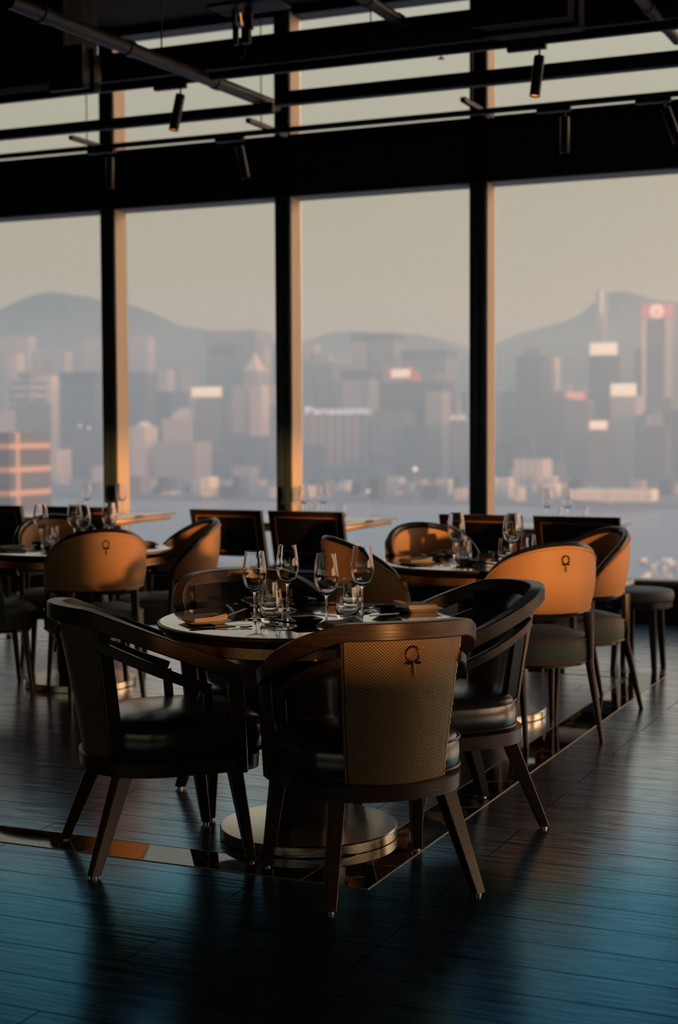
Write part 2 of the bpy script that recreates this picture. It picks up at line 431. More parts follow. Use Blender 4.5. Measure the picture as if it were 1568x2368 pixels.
hill('hill.002', [(1040, 850), (1100, 815), (1141, 797), (1200, 772), (1250, 758), (1300, 745), (1340, 728), (1380, 692), (1410, 676), (1450, 673), (1500, 690), (1568, 699), (1640, 720), (1800, 770)], 4200, 1500, 900)

def facade(name, c, win, cw=4.0, ch=3.6, mort=.22):
    m = mat(name, c, .7); t = m.node_tree
    c0 = N(t, 'ShaderNodeTexCoord'); s = N(t, 'ShaderNodeSeparateXYZ'); t.links.new(c0.outputs['Object'], s.inputs[0])
    a = N(t, 'ShaderNodeMath', operation='ADD'); t.links.new(s.outputs[0], a.inputs[0]); t.links.new(s.outputs[1], a.inputs[1])
    k = N(t, 'ShaderNodeCombineXYZ'); t.links.new(a.outputs[0], k.inputs[0]); t.links.new(s.outputs[2], k.inputs[1])
    br = N(t, 'ShaderNodeTexBrick'); br.offset = 0
    br.inputs['Scale'].default_value = 1; br.inputs['Brick Width'].default_value = cw; br.inputs['Row Height'].default_value = ch; br.inputs['Mortar Size'].default_value = mort*ch
    br.inputs['Color1'].default_value = (*win, 1); br.inputs['Color2'].default_value = (*[x*1.25 for x in win], 1); br.inputs['Mortar'].default_value = (*c, 1)
    t.links.new(k.outputs[0], br.inputs['Vector']); setc(m, br.outputs[0]); return m
FA = {
 'white': facade('white_facade', (.78, .74, .68), (.34, .36, .38), 9, 6, .3),
 'cream': facade('cream_facade', (.95, .88, .74), (.7, .66, .58), 14, 8, .3),
 'pale': facade('pale_grey_facade', (.48, .47, .46), (.22, .24, .27), 8, 5, .28),
 'mid': facade('grey_facade', (.24, .25, .27), (.12, .14, .17), 7, 7, .2),
 'dark': facade('dark_glass_facade', (.09, .11, .14), (.045, .06, .085), 8, 8, .15),
 'black': facade('black_glass_facade', (.03, .04, .055), (.02, .028, .04), 8, 8, .15),
 'band': facade('banded_facade', (.70, .66, .60), (.10, .12, .15), 400, 14, .22),
 'rib': facade('ribbed_tan_facade', (.50, .42, .36), (.16, .18, .22), 15, 400, .012),
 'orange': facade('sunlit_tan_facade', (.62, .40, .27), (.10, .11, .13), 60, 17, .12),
 'teal': mat('teal_roofing', (.07, .13, .19), .6), 'tealblue': mat('blue_panel', (.05, .18, .35), .6),
}
def sign_mat(name, c, e, s): return mat(name, c, .5, 0, .5, **{'Emission Color': (*e, 1), 'Emission Strength': s})
M['signw'] = sign_mat('lit_white_sign', (.9, .86, .72), (1, .93, .76), .85)
M['signr'] = sign_mat('lit_red_sign', (.70, .14, .14), (1, .24, .22), .28)
M['signb'] = sign_mat('lit_bluewhite_sign', (.8, .85, .95), (.85, .90, 1), 1.2)
REG = []
def clash(a, b, d0, d1): return any(a < q[1]+1 and b > q[0]-1 and d0 < q[3]+1 and d1 > q[2]-1 for q in REG)
def bld(label, x0, x1, yt, d, f, depth=45, cat='building', name='tower', crown=None, group=None, base=ZW, yb=None, free=False):
    """tower whose street front fills px x0..x1 with its roof at row yt, at distance d"""
    c = (x0+x1)/2
    for _ in range(40):
        a, b, q = at(x0, yt, y=d), at(x1, yt, y=d), at(c, yt, y=d)
        if not clash(a.x, b.x, d, d+depth): break
        if free: return None
        d += 25
    if free and q.z < (base if yb is None else -999)+4: return None
    REG.append((a.x, b.x, d, d+depth))
    z0 = base if yb is None else at(c, yb, y=d).z
    w = abs(b.x-a.x)
    r = empty(name, (q.x, d+depth/2, z0), label=label, cat=cat, group=group)
    h = q.z-z0; bm = bm_new(); box(bm, -w/2, w/2, -depth/2, depth/2, 0, h); link('facade', bm, FA[f], r, False)
    r['wh'] = (w, depth, h)
    if crown:
        bm = bm_new()
        if crown == 'point':
            skin(bm, [[Vector((s*sx*w/2, s*sy*depth/2, h+zz)) for sx, sy in ((-1, -1), (1, -1), (1, 1), (-1, 1))] for s, zz in ((1, 0), (.62, w*.35), (.05, w*1.15))]); mm_ = FA['cream']
        elif crown == 'dark':
            box(bm, -w/2-1, w/2+1, -depth/2-1, depth/2+1, h-11, h+4); mm_ = FA['black']
        elif crown == 'box':
            box(bm, -w*.3, w*.3, -depth*.3, depth*.3, h, h+14); mm_ = FA['mid']
        elif crown == 'dome':
            skin(bm, [[Vector((w*.42*cos(t)*cos(2*pi*k/12), depth*.42*cos(t)*sin(2*pi*k/12), h+w*.3*sin(t))) for k in range(12)] for t in (0, .5, 1, 1.4)]); mm_ = FA['cream']
        elif crown == 'mast':
            box(bm, -1.6, 1.6, -1.6, 1.6, h, h+40); mm_ = FA['pale']
        elif crown == 'band':
            box(bm, -w*.40, w*.22, -depth/2-.8, -depth/2+.5, h-46, h-26); mm_ = FA['black']
        link('crown', bm, mm_, r, False)
    return r
TONE = {'pale': 'pale grey', 'mid': 'mid grey', 'white': 'whitish', 'dark': 'dark blue grey', 'cream': 'cream'}
def where(x): return 'first' if x < 250 else 'second' if x < 655 else 'third' if x < 1100 else 'fourth'
def sign(r, x0, x1, y0, y1, d, m, text=None, tm=None, ring=False, bare=False, part='rooftop_sign'):
    """sign board part on building r, given by its pixel rectangle at distance d"""
    c = at((x0+x1)/2, y1, y=d); w = abs(at(x1, y1, y=d).x-at(x0, y1, y=d).x); h = at(x0, y0, y=d).z-at(x0, y1, y=d).z
    off = Vector((c.x, d, c.z))-r.location
    p = r
    if not bare:
        bm = bm_new(); box(bm, -w/2, w/2, -1.5, 1.5, 0, h, 1.2, 3); p = link(part, bm, m, r, loc=off); off = Vector((0, 0, 0))
    if text:
        cu = bpy.data.curves.new('lettering', 'FONT'); cu.body = text; cu.align_x = 'CENTER'; cu.size = h*(1.25 if bare else .95); cu.extrude = .4; cu.materials.append(tm)
        o = bpy.data.objects.new('lettering', cu); COL.objects.link(o); o.parent = p; o.rotation_euler = (pi/2, 0, 0); o.location = off+Vector((0, -2.2, h*.12))
        bpy.context.view_layer.update(); k = min(3, w*(.95 if bare else .8)/max(o.dimensions.x, 1))
        me = bpy.data.meshes.new_from_object(o.evaluated_get(bpy.context.evaluated_depsgraph_get())); rot = Matrix.Diagonal((k, 1, 1, 1)); me.transform(Matrix.Rotation(pi/2, 4, 'X') @ rot)
        lo = o.location.copy(); bpy.data.objects.remove(o); o = bpy.data.objects.new('lettering', me); COL.objects.link(o); o.parent = p; o.location = lo
    if ring:
        bm = bm_new()
        for rr, z in ((.47, 0), (.34, 0)):
            skin(bm, [[Vector((rr*h*k*cos(2*pi*i/28), yy, h/2+rr*h*k*sin(2*pi*i/28))) for i in range(28)] for k, yy in ((1, -2), (1, -3), (.8, -3), (.8, -2))], cap=False)
        for sgn in (1, -1):
            pts = [(sgn*(.06*h+.11*h*cos(t)), -2.6, h/2+sgn*.02*h+.15*h*sin(t)) for t in [radians(-60+ 24*k) for k in range(11)]]
            tube(bm, pts, .035*h, 6)
        link('emblem', bm, tm, p)
    return p
D = 2250
bld('pale apartment tower on the hill foot at the frame edge, left of its twin', 0, 22, 780, 2750, 'pale', 30)
bld('pale apartment tower on the hill foot, right twin of the tower at the frame edge', 27, 64, 778, 2740, 'pale', 30)
bld('shorter pale tower just in front of the hillside twins', 18, 38, 818, 2650, 'white', 30)
bld('pale ribbed tower below the hill, first right of the hillside twins', 72, 109, 812, 2600, 'pale', 30)
bld('pale ribbed tower beside the dark blue tower, second right of the hillside twins', 116, 149, 812, 2600, 'pale', 30)
bld('slender bright cream slab rising in front of the pale ribbed towers', 78, 117, 868, 2350, 'cream', 25)
r = bld('grey office tower with horizontal pale bands and a stepped top', 25, 77, 878, 2200, 'band', 40, crown='box')
bld('blue grey tower standing in front of the banded office tower', 34, 86, 930, 2120, 'mid', 40)
bld('low pale block at the frame edge behind the sunlit balconies', -10, 24, 950, 2150, 'white', 40)
bld('broad dark blue tower left of the first mullion', 140, 219, 866, 2100, 'dark', 60, crown='dark')
bld('white gridded block low in front of the dark blue tower', 72, 131, 1040, 1950, 'white', 40)
bld('pale tower on the slope half hidden by the first mullion', 188, 240, 786, 2850, 'pale', 30)
bld('small white block at the foot of the first mullion', 212, 246, 1082, 1900, 'white', 40)
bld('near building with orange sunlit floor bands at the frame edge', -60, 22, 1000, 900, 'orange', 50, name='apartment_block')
bld('tall pale tower pair just right of the first mullion', 302, 341, 780, 2800, 'pale', 30)
bld('dark blue slab just right of the first mullion', 296, 334, 860, 2200, 'dark', 40)
bld('low pale building under the dark blue slab', 300, 334, 986, 2000, 'white', 40, crown='dome')
r = bld('largest dark skyscraper with a square shoulder and a black band near its top', 475, 592, 764, 2500, 'mid', 70, crown='band')
bld('pale tower with a bright pointed crown beside the largest skyscraper', 562, 594, 856, 2350, 'pale', 40, crown='point')
r = bld('blue grey tower carrying a blank white rooftop sign', 452, 512, 920, 2150, 'mid', 45); sign(r, 443, 512, 895, 918, 2128, M['signw'])
bld('domed white office block left of the white sign tower', 374, 444, 968, 2100, 'white', 50, crown='dome')
bld('pale stepped block in front of the domed office block', 356, 452, 1022, 2000, 'pale', 50)
bld('blue grey tower behind the domed office block', 343, 397, 906, 2250, 'dark', 45)
bld('slender pale tower right of the white sign tower', 538, 566, 892, 2150, 'pale', 30)
bld('slender pale ribbed tower near the middle mullion', 577, 603, 890, 2140, 'white', 30)
bld('blue tower with a pale base near the middle mullion', 604, 648, 940, 2200, 'mid', 40)
bld('faint tower high behind the middle mullion', 596, 660, 800, 2900, 'pale', 40)
bld('left slab of the twin skyscrapers with dark tops', 812, 845, 775, 2550, 'pale', 50, crown='dark')
bld('right slab of the twin skyscrapers with dark tops', 863, 911, 775, 2550, 'mid', 50, crown='dark')
bld('pale joining tower between the twin dark-topped slabs', 844, 864, 778, 2570, 'pale', 40)
bld('broad tower with a long dark roof right of the twin slabs', 928, 1030, 815, 2500, 'mid', 60, crown='dark')
r = bld('wide dark block carrying the red-edged white sign', 880, 1020, 884, 2200, 'dark', 60)
p = sign(r, 899, 956, 849, 876, 2168, M['signr']); bm = bm_new(); box(bm, -15, 15, -2.2, -1, 2, 14, .6); link('sign_face', bm, M['signw'], p, label='white face of the red-edged sign')
sign(r, 950, 972, 864, 882, 2166, M['signr'], part='small_sign')
r = bld('long tan ribbed block with the white lettering along its roof', 703, 866, 962, 2150, 'rib', 60); sign(r, 703, 862, 940, 960, 2118, M['signb'], 'Panasonic', M['signb'], bare=True)
bld('tower with a row of bright points near its top', 790, 852, 862, 2300, 'pale', 45, crown='dark')
bld('dull grey block behind the left end of the white lettering', 690, 790, 842, 2450, 'mid', 50)
bld('blue grey tower right of the ribbed block', 868, 940, 950, 2120, 'mid', 50)
bld('pale tower in front of the broad dark-roofed tower', 985, 1022, 905, 2150, 'pale', 40)
bld('slate tower between the ribbed block and the pale tower', 938, 990, 985, 2060, 'dark', 40)
r = bld('tower beside the third mullion with white letters on its roof', 1036, 1084, 976, 2100, 'mid', 45); sign(r, 1040, 1082, 958, 974, 2078, M['signb'], 'AIA', M['signw'], bare=True)
bld('pale residential tower behind the third mullion', 1076, 1150, 900, 2500, 'pale', 45)
bld('low dark blue terminal along the water below the ribbed block', 690, 868, 1080, 1950, 'teal', 80, name='terminal')
bld('tall dark tower with a stepped roof right of the third mullion', 1194, 1256, 822, 2300, 'dark', 50, crown='box')
bld('slender cream tower beside the stepped dark tower', 1258, 1284, 826, 2500, 'white', 30)
bld('grey block low between the stepped dark tower and the red sign tower', 1256, 1306, 905, 2300, 'pale', 40)
r = bld('very tall needle tower with a bright strip up its side, before the hill', 1378, 1396, 672, 3000, 'mid', 30, crown='mast'); bm = bm_new(); box(bm, 3, 5.4, -17, -15, r['wh'][2]-46, r['wh'][2]); link('light_strip', bm, M['signw'], r)
r = bld('dark tower under the topmost blank white sign', 1362, 1418, 822, 2300, 'dark', 45); sign(r, 1364, 1427, 793, 821, 2275, M['signw'])
r = bld('pale tower under the second blank white sign', 1412, 1471, 916, 2200, 'pale', 45); sign(r, 1412, 1471, 887, 916, 2176, M['signw'])
r = bld('blue grey tower under the narrow red lettered sign', 1304, 1358, 924, 2200, 'mid', 45); sign(r, 1305, 1357, 904, 924, 2176, M['signr'], 'TCL', M['signw'])
r = bld('tower under the white sign with red edges, before the dark sign tower', 1362, 1407, 996, 2080, 'mid', 45)
p = sign(r, 1361, 1407, 971, 996, 2056, M['signr']); bm = bm_new(); box(bm, -12, 12, -2.2, -1, 2, 13, .6); link('sign_face', bm, M['signw'], p, label='white face of the red-edged sign')
r = bld('great framed tower with a red top box and a white round emblem', 1486, 1554, 738, 2350, 'dark', 45)
sign(r, 1483, 1556, 703, 736, 2325, M['signr'], tm=M['signw'], ring=True)
w_ = r['wh'][0]; h_ = r['wh'][2]
for xa, xb, mm_ in ((-w_/2-.6, -w_/2+6, 'cream'), (w_/2-10, w_/2+.6, 'white')):
    bm = bm_new(); box(bm, xa, xb, -24, -22, 105 if mm_ == 'cream' else 125, h_); link('corner_pier', bm, FA[mm_], r, False)
bld('dark blue tower below the great framed tower', 1494, 1540, 985, 2000, 'dark', 45)
bld('pale ribbed shaft before the dark blue tower near the frame edge', 1511, 1534, 955, 1980, 'pale', 25)
bld('dark blue block at the frame edge beyond the ribbed shaft', 1540, 1600, 945, 2000, 'dark', 45)
bld('grey tower between the second sign and the great framed tower', 1468, 1494, 960, 2100, 'mid', 40)
bld('blue grey tower immediately right of the third mullion', 1146, 1190, 905, 2350, 'mid', 45)
bld('white stepped waterfront hall, upper block', 1187, 1254, 1062, 1850, 'white', 45, name='waterfront_hall')
bld('white cube at the foot of the stepped waterfront hall', 1179, 1206, 1088, 1820, 'cream', 30, name='waterfront_hall')
bld('white cube with a dark opening right of the stepped waterfront hall', 1237, 1279, 1103, 1810, 'white', 30, name='waterfront_hall')
bld('blue roofed link between the white waterfront cubes', 1206, 1240, 1092, 1830, 'tealblue', 30, name='waterfront_hall')
bld('long low white pier building reaching out over the water', 1325, 1506, 1133, 1440, 'cream', 30, name='pier_building', yb=1158)
rr = random.Random(11)
for k in range(110):   # the crowd of towers in the haze
    x = rr.uniform(-10, 1580); w_ = rr.uniform(16, 34); hi = 860+40*sin(x/140)+rr.uniform(-30, 80)
    d_, f_ = rr.uniform(2380, 2700), rr.choice(['pale', 'mid', 'mid', 'white', 'dark']); bld('hazy %s tower in the blurred skyline under the hills, behind the %s window' % (TONE[f_], where(x)), x, x+w_, hi, d_, f_, 30, group='hazy %s towers behind the %s window' % (TONE[f_], where(x)), free=True)
for k in range(90):
    x = rr.uniform(-10, 1580); w_ = rr.uniform(20, 50); hi = rr.uniform(1000, 1095)
    d_, f_ = rr.uniform(1980, 2300), rr.choice(['pale', 'mid', 'dark', 'dark', 'white']); bld('%s mid-height blurred block behind the waterfront, through the %s window' % (TONE[f_], where(x)), x, x+w_, hi, d_, f_, 30, group='%s mid-height blocks through the %s window' % (TONE[f_], where(x)), free=True)
for k in range(120):
    x = rr.uniform(-10, 1580); w_ = rr.uniform(8, 34); hi = rr.uniform(1100, 1146)
    d_, f_ = rr.uniform(1500, 1850), rr.choice(['white', 'pale', 'mid', 'dark', 'cream']); bld('small %s blurred low building on the far waterfront, through the %s window' % (TONE[f_], where(x)), x, x+w_, hi, d_, f_, 22, name='waterfront_building', group='small %s waterfront buildings through the %s window' % (TONE[f_], where(x)), free=True)
for k in range(26):
    x = rr.uniform(1478, 1600); w_ = rr.uniform(5, 14); yb = rr.uniform(1300, 1345)
    bld('tiny sunlit roof on the near quay below the window', x, x+w_, yb-rr.uniform(5, 14), 79.4*3514/(yb-990), rr.choice(['white', 'pale', 'cream']), 10, name='quay_building', group='roofs on the near quay', yb=yb, free=True)
# far quay
bm = bm_new(); box(bm, -4000, 1500, 1490, 4300, ZW-2, ZW+3); tag(link('far_shore', bm, FA['mid'], smooth=False), **S)
for px, py, s in ((285, 1101, 5), (134//2+784, 1136, 5), (1517, 1152, 6), (960, 1085, 7), (412//2, 990, 4), (185, 985, 4)):
    c = at(px, py, y=1492); bm = bm_new(); bmesh.ops.create_icosphere(bm, subdivisions=2, radius=s*.35)
    bmesh.ops.translate(bm, verts=bm.verts, vec=(0, 0, 0)); bm2 = None
    r = empty('lamp_mast', (c.x, c.y, ZW+3), label='point of light on a mast by the far waterfront', cat='lamp', group='lights on the far waterfront')
    link('lamp_globe', bm, M['signw'], r, loc=(0, 0, c.z-ZW-3)); bm = bm_new(); box(bm, -.25, .25, -.25, .25, 0, c.z-ZW-3); link('pole', bm, FA['mid'], r, False)
# the haze over the harbour: real scattering air, thicker near the water
bm = bm_new(); box(bm, -7000, 2500, 250, 8500, ZW-1.9, 230)
hz = bpy.data.materials.new('harbour_haze'); hz.use_nodes = True; t = hz.node_tree; t.nodes.clear()
o = N(t, 'ShaderNodeOutputMaterial'); vs = N(t, 'ShaderNodeVolumeScatter')
vs.inputs['Color'].default_value = (.68, .87, 1.0, 1); vs.inputs['Density'].default_value = .00058; vs.inputs['Anisotropy'].default_value = .6
t.links.new(vs.outputs[0], o.inputs['Volume'])
tag(link('haze', bm, hz, smooth=False), kind='stuff', label='thin blue grey haze hanging over the harbour and the far city', cat='haze')
# ------------------------------------------------------------------ ceiling: beams, ducts, tracks, pipes, spotlights
def bar(name, m, y, py0, py1, px0, px1, dep, label, cat, xa=None, xb=None, parent=None):
    """long member parallel to the window wall: front face at y, between rows py0..py1 read at the frame's middle column"""
    zt, zb = at(784, py0, y=y).z, at(784, py1, y=y).z
    a = xa if xa is not None else at(px0, 200, y=y).x; b = xb if xb is not None else at(px1, 200, y=y).x
    return mbox(name, m, a, b, y, y+dep, zb, zt, parent, .004, label=label, cat=cat), zb, zt
roof_beam, b3z0, b3z1 = bar('roof_beam', M['beam'], 9.05, 58, 128, 0, 0, .16, 'deep dark ceiling beam running above the upper lighting track', 'beam', xa=-9.8, xb=.4)
roof_beam['kind'] = 'thing'
box_ = bm_new(); 
for z in (b3z0+.03, b3z1-.05): box(box_, -9.8, .4, 9.035, 9.05, z, z+.012)
link('flange', box_, M['duct'], roof_beam)
mbox('conduit_beam', M['beam'], at(-40, 262, y=9.2).x, at(628, 240, y=9.2).x, 9.2, 9.26, at(784, 232, y=9.2).z-.035, at(784, 232, y=9.2).z+.035, None, .004, label='slim dark ceiling bar at the left, ending at the long sloping pipe', cat='beam')
bar('conduit_beam', M['beam'], 9.2, 197, 229, 634, 1700, .07, 'slim dark ceiling bar crossing the three right windows below the deep beam', 'beam', xb=.3)
# dark deck of services above
bm = bm_new(); box(bm, -9.8, .4, 6.2, 8.6, 4.42, 4.50)
for k in range(7): box(bm, -9.8, .4, 6.25+.33*k, 6.30+.33*k, 4.36, 4.42)
tag(link('ceiling_deck', bm, M['ceil'], smooth=False), 'black ceiling deck above the beams and pipes', 'ceiling', kind='structure')
def hang(px, y, z0, z1, parent, nm='hanger_rod', r=.004, dx=0):
    x = at(px, 250, y=y).x; bm = bm_new(); tube(bm, [(x, y, z0), (x+dx, y, z1)], r, 6); return link(nm, bm, M['track'], parent)
def track(name, y, py0, py1, xa, xb, label, rods, strut=True):
    t, z0, z1 = bar(name, M['track'], y, py0, py1, 0, 0, .036, label, 'lighting track', xa=xa, xb=xb)
    for px in rods:
        x = at(px, (py0+py1)/2, y=y).x
        if strut:
            bm = bm_new()
            for sx in (-.018, .014): box(bm, x+sx, x+sx+.004, y-.26, y+.34, z1, z1+.030)
            box(bm, x-.018, x+.018, y-.26, y+.34, z1+.026, z1+.030)
            link('cross_channel', bm, M['duct'], t)
        hang(px-8, y-.2 if strut else y+.02, z1, ZH+.05, t)
    return t, z0, z1
low, lz0, lz1 = track('lighting_track', 9.8, 282, 294, -9.8, .3, 'lower black lighting track hanging just above the wide window beam', [208, 612, 1100, 1640])
up, uz0, uz1 = track('lighting_track', 8.5, 132, 152, -8.6, .2, 'upper black lighting track under the deep ceiling beam', [120, 866, 1320], False)
def spotlight(y, zt, px, tilt, yaw, label, lit, L=.232, r=.031):
    x = at(px, (152 if y < 9 else 294) + (784-px)*.1, y=y).x
    s = empty('spotlight', (x, y+.018, zt), yaw, label=label, cat='spotlight')
    bm = bm_new(); box(bm, -.13, .10, -.02, .02, -.028, 0, .003); link('adapter', bm, M['track'], s)
    bm = bm_new(); tube(bm, [(.06, 0, -.028), (.06, 0, -.075)], .006, 8); link('stem', bm, M['spot'], s)
    bm = bm_new(); lathe(bm, [(r*.9, .0), (r, -.006), (r, -L), (r*.93, -L), (r*.9, -L+.012)], 28, cap=False)
    skin(bm, [circ(r*.9, 28, 0), circ(.001, 28, 0)], cap=False)
    c = link('can', bm, M['spot'], s, loc=(.06, 0, -.066)); c.rotation_euler = (tilt[0], tilt[1], 0)
    bm = bm_new(); lathe(bm, [(r*.9, -L+.010), (r*.5, -L+.05), (.002, -L+.055)], 24, cap=False); link('reflector', bm, M['filament'] if lit else M['track'], c)
    return s
spotlight(8.5, uz0, 395, (radians(-8), radians(9)), 0, 'upright black spotlight with glowing rim on the upper track, over the second window', True)
spotlight(8.5, uz0, 1222, (radians(-6), radians(5)), 0, 'black spotlight with glowing rim on the upper track, beside the square duct', True)
spotlight(9.8, lz0, 235, (0, 0), 0, 'straight dark spotlight on the lower track over the first mullion', False)
spotlight(9.8, lz0, 533, (radians(4), radians(-11)), 0, 'tilted dark spotlight on the lower track over the wide beam, left of the middle mullion', False)
spotlight(9.8, lz0, 1284, (0, 0), 0, 'straight dark spotlight on the lower track, over the rightmost window', False)
spotlight(9.8, lz0, 1515, (radians(6), radians(-20)), 0, 'strongly tilted dark spotlight on the lower track at the frame edge', False)
def pipe(p0, p1, r, m, label, name='ceiling_pipe', n=16):
    bm = bm_new(); p0, p1 = Vector(p0), Vector(p1); tube(bm, [p0, p0.lerp(p1, .5), p1], r, n)
    d = (p1-p0).normalized()
    o = tag(link(name, bm, m), label, 'pipe')
    bm = bm_new()
    bm.free()
    for t in (.28, .62, .9): bm = bm_new(); tube(bm, [p0.lerp(p1, t)-d*.03, p0.lerp(p1, t)+d*.03], r*1.18, n); link('coupling', bm, m, o)
    bm = bm_new(); q = p0.lerp(p1, .5); tube(bm, [q, Vector((q.x, q.y, ZH+.05))], .005, 6); link('hanger_rod', bm, M['track'], o)
    return o
def pz(px, py, z): return at(px, py, z=z)
pipe(pz(640, 246, 3.60), pz(20, 2, 3.60), .040, M['pipe'], 'long grey ceiling pipe sloping across the upper left of the picture')
pipe(pz(975, 84, 3.95), pz(760, -60, 3.95), .040, M['pipe'], 'grey ceiling pipe ending above the middle window')
pipe(pz(1566, 92, 3.80), pz(1450, -40, 3.80), .034, M['pipe'], 'perforated grey ceiling pipe near the top right corner')
# ducts
def duct(name, x0, x1, y0, y1, z0, z1, label, m):
    d = mbox(name, m, x0, x1, y0, y1, z0, z1, None, .01, label=label, cat='duct')
    for y in (y0-.012, (y0+y1)/2): bm = bm_new(); box(bm, x0-.02, x1+.02, y, y+.03, z0-.02, z1+.02); link('duct_flange', bm, m, d)
    for x in (x0+.04, x1-.04):
        bm = bm_new(); tube(bm, [(x, y0+.1, z1), (x, y0+.1, ZH+.05)], .005, 6); link('hanger_rod', bm, M['track'], d)
    return d
a = at(1152, 96, y=8.1); b = at(1352, 100, y=8.1)
duct('air_duct', a.x, b.x, 7.7, 8.1, a.z, a.z+.45, 'large square dark duct at the top above the right spotlight', M['ceil'])
a = at(122, 205, y=8.2); b = at(186, 110, y=8.2)
duct('air_duct', a.x, b.x, 8.2, 8.44, a.z, b.z, 'small grey box duct hanging at the upper left', M['duct'])
a = at(-80, 120, y=8.6); b = at(150, 120, y=8.6)
mbox('air_duct', M['ceil'], a.x, b.x, 8.58, 9.0, at(60, 236, y=9.0).z, 4.35, None, .01, label='black duct filling the upper left corner of the ceiling', cat='duct')
# ceiling box with loose cables
a = at(556, 22, y=8.0)
cb = empty('junction_box', (a.x, 8.0, a.z), label='hanging metal junction box with a looped cable and a tiny glowing lamp', cat='junction box')
bm = bm_new(); box(bm, -.16, .27, -.12, .12, 0, .02, .004); link('mounting_plate', bm, M['duct'], cb)
bm = bm_new(); box(bm, -.050, -.030, -.01, .02, -.10, 0); box(bm, -.05, -.02, -.01, .02, -.20, -.09, .004); link('bracket', bm, M['pipe'], cb)
bm = bm_new(); box(bm, .03, .075, -.01, .02, -.12, 0); box(bm, .012, .062, -.02, .02, -.20, -.11, .004); link('clip', bm, M['pipe'], cb)
bm = bm_new(); tube(bm, [(-.03, 0, -.03), (-.035, -.01, -.12), (-.03, -.01, -.24), (-.005, -.01, -.285), (.03, -.01, -.27), (.04, -.01, -.20), (.055, -.01, -.12), (.05, 0, -.03)], .004, 8); link('cable', bm, M['duct'], cb)
bm = bm_new(); tube(bm, [(0, 0, -.02), (.01, 0, -.09)], .004, 6); link('pilot_lamp', bm, M['filament'], cb)
bm = bm_new(); tube(bm, [(.25, .08, 0), (.25, .08, 4.5-a.z)], .005, 6); tube(bm, [(-.14, .08, 0), (-.14, .08, 4.5-a.z)], .005, 6); link('hanger_rod', bm, M['track'], cb)
a = at(1020, 128, y=9.12)
sk = empty('sprinkler', (a.x, 9.12, a.z), label='small sprinkler head hanging under the deep beam', cat='sprinkler')
bm = bm_new(); lathe(bm, [(.008, b3z0-a.z), (.008, .012), (.005, .0), (.005, -.02)], 10); link('nozzle', bm, M['duct'], sk)
bm = bm_new(); lathe(bm, [(.022, -.022), (.022, -.019), (.004, -.016)], 14); link('deflector', bm, M['duct'], sk)

# ------------------------------------------------------------------ emblem pull
def emblem(parent, loc, rx, s=1, m='rim', tiltz=0):
    bm = bm_new()
    tube(bm, [(.0195*s*cos(t), 0, .0215*s*sin(t)) for t in [2*pi*k/20 for k in range(20)]], .0034*s, 8, closed=True)
    tube(bm, [(-.021*s, 0, -.024*s), (.021*s, 0, -.024*s)], .0036*s, 8); tube(bm, [(0, 0, -.022*s), (0, 0, -.062*s)], .0040*s, 8)
    o = link('emblem_pull', bm, M[m], parent, loc=loc); o.rotation_euler = (rx, 0, tiltz); return o

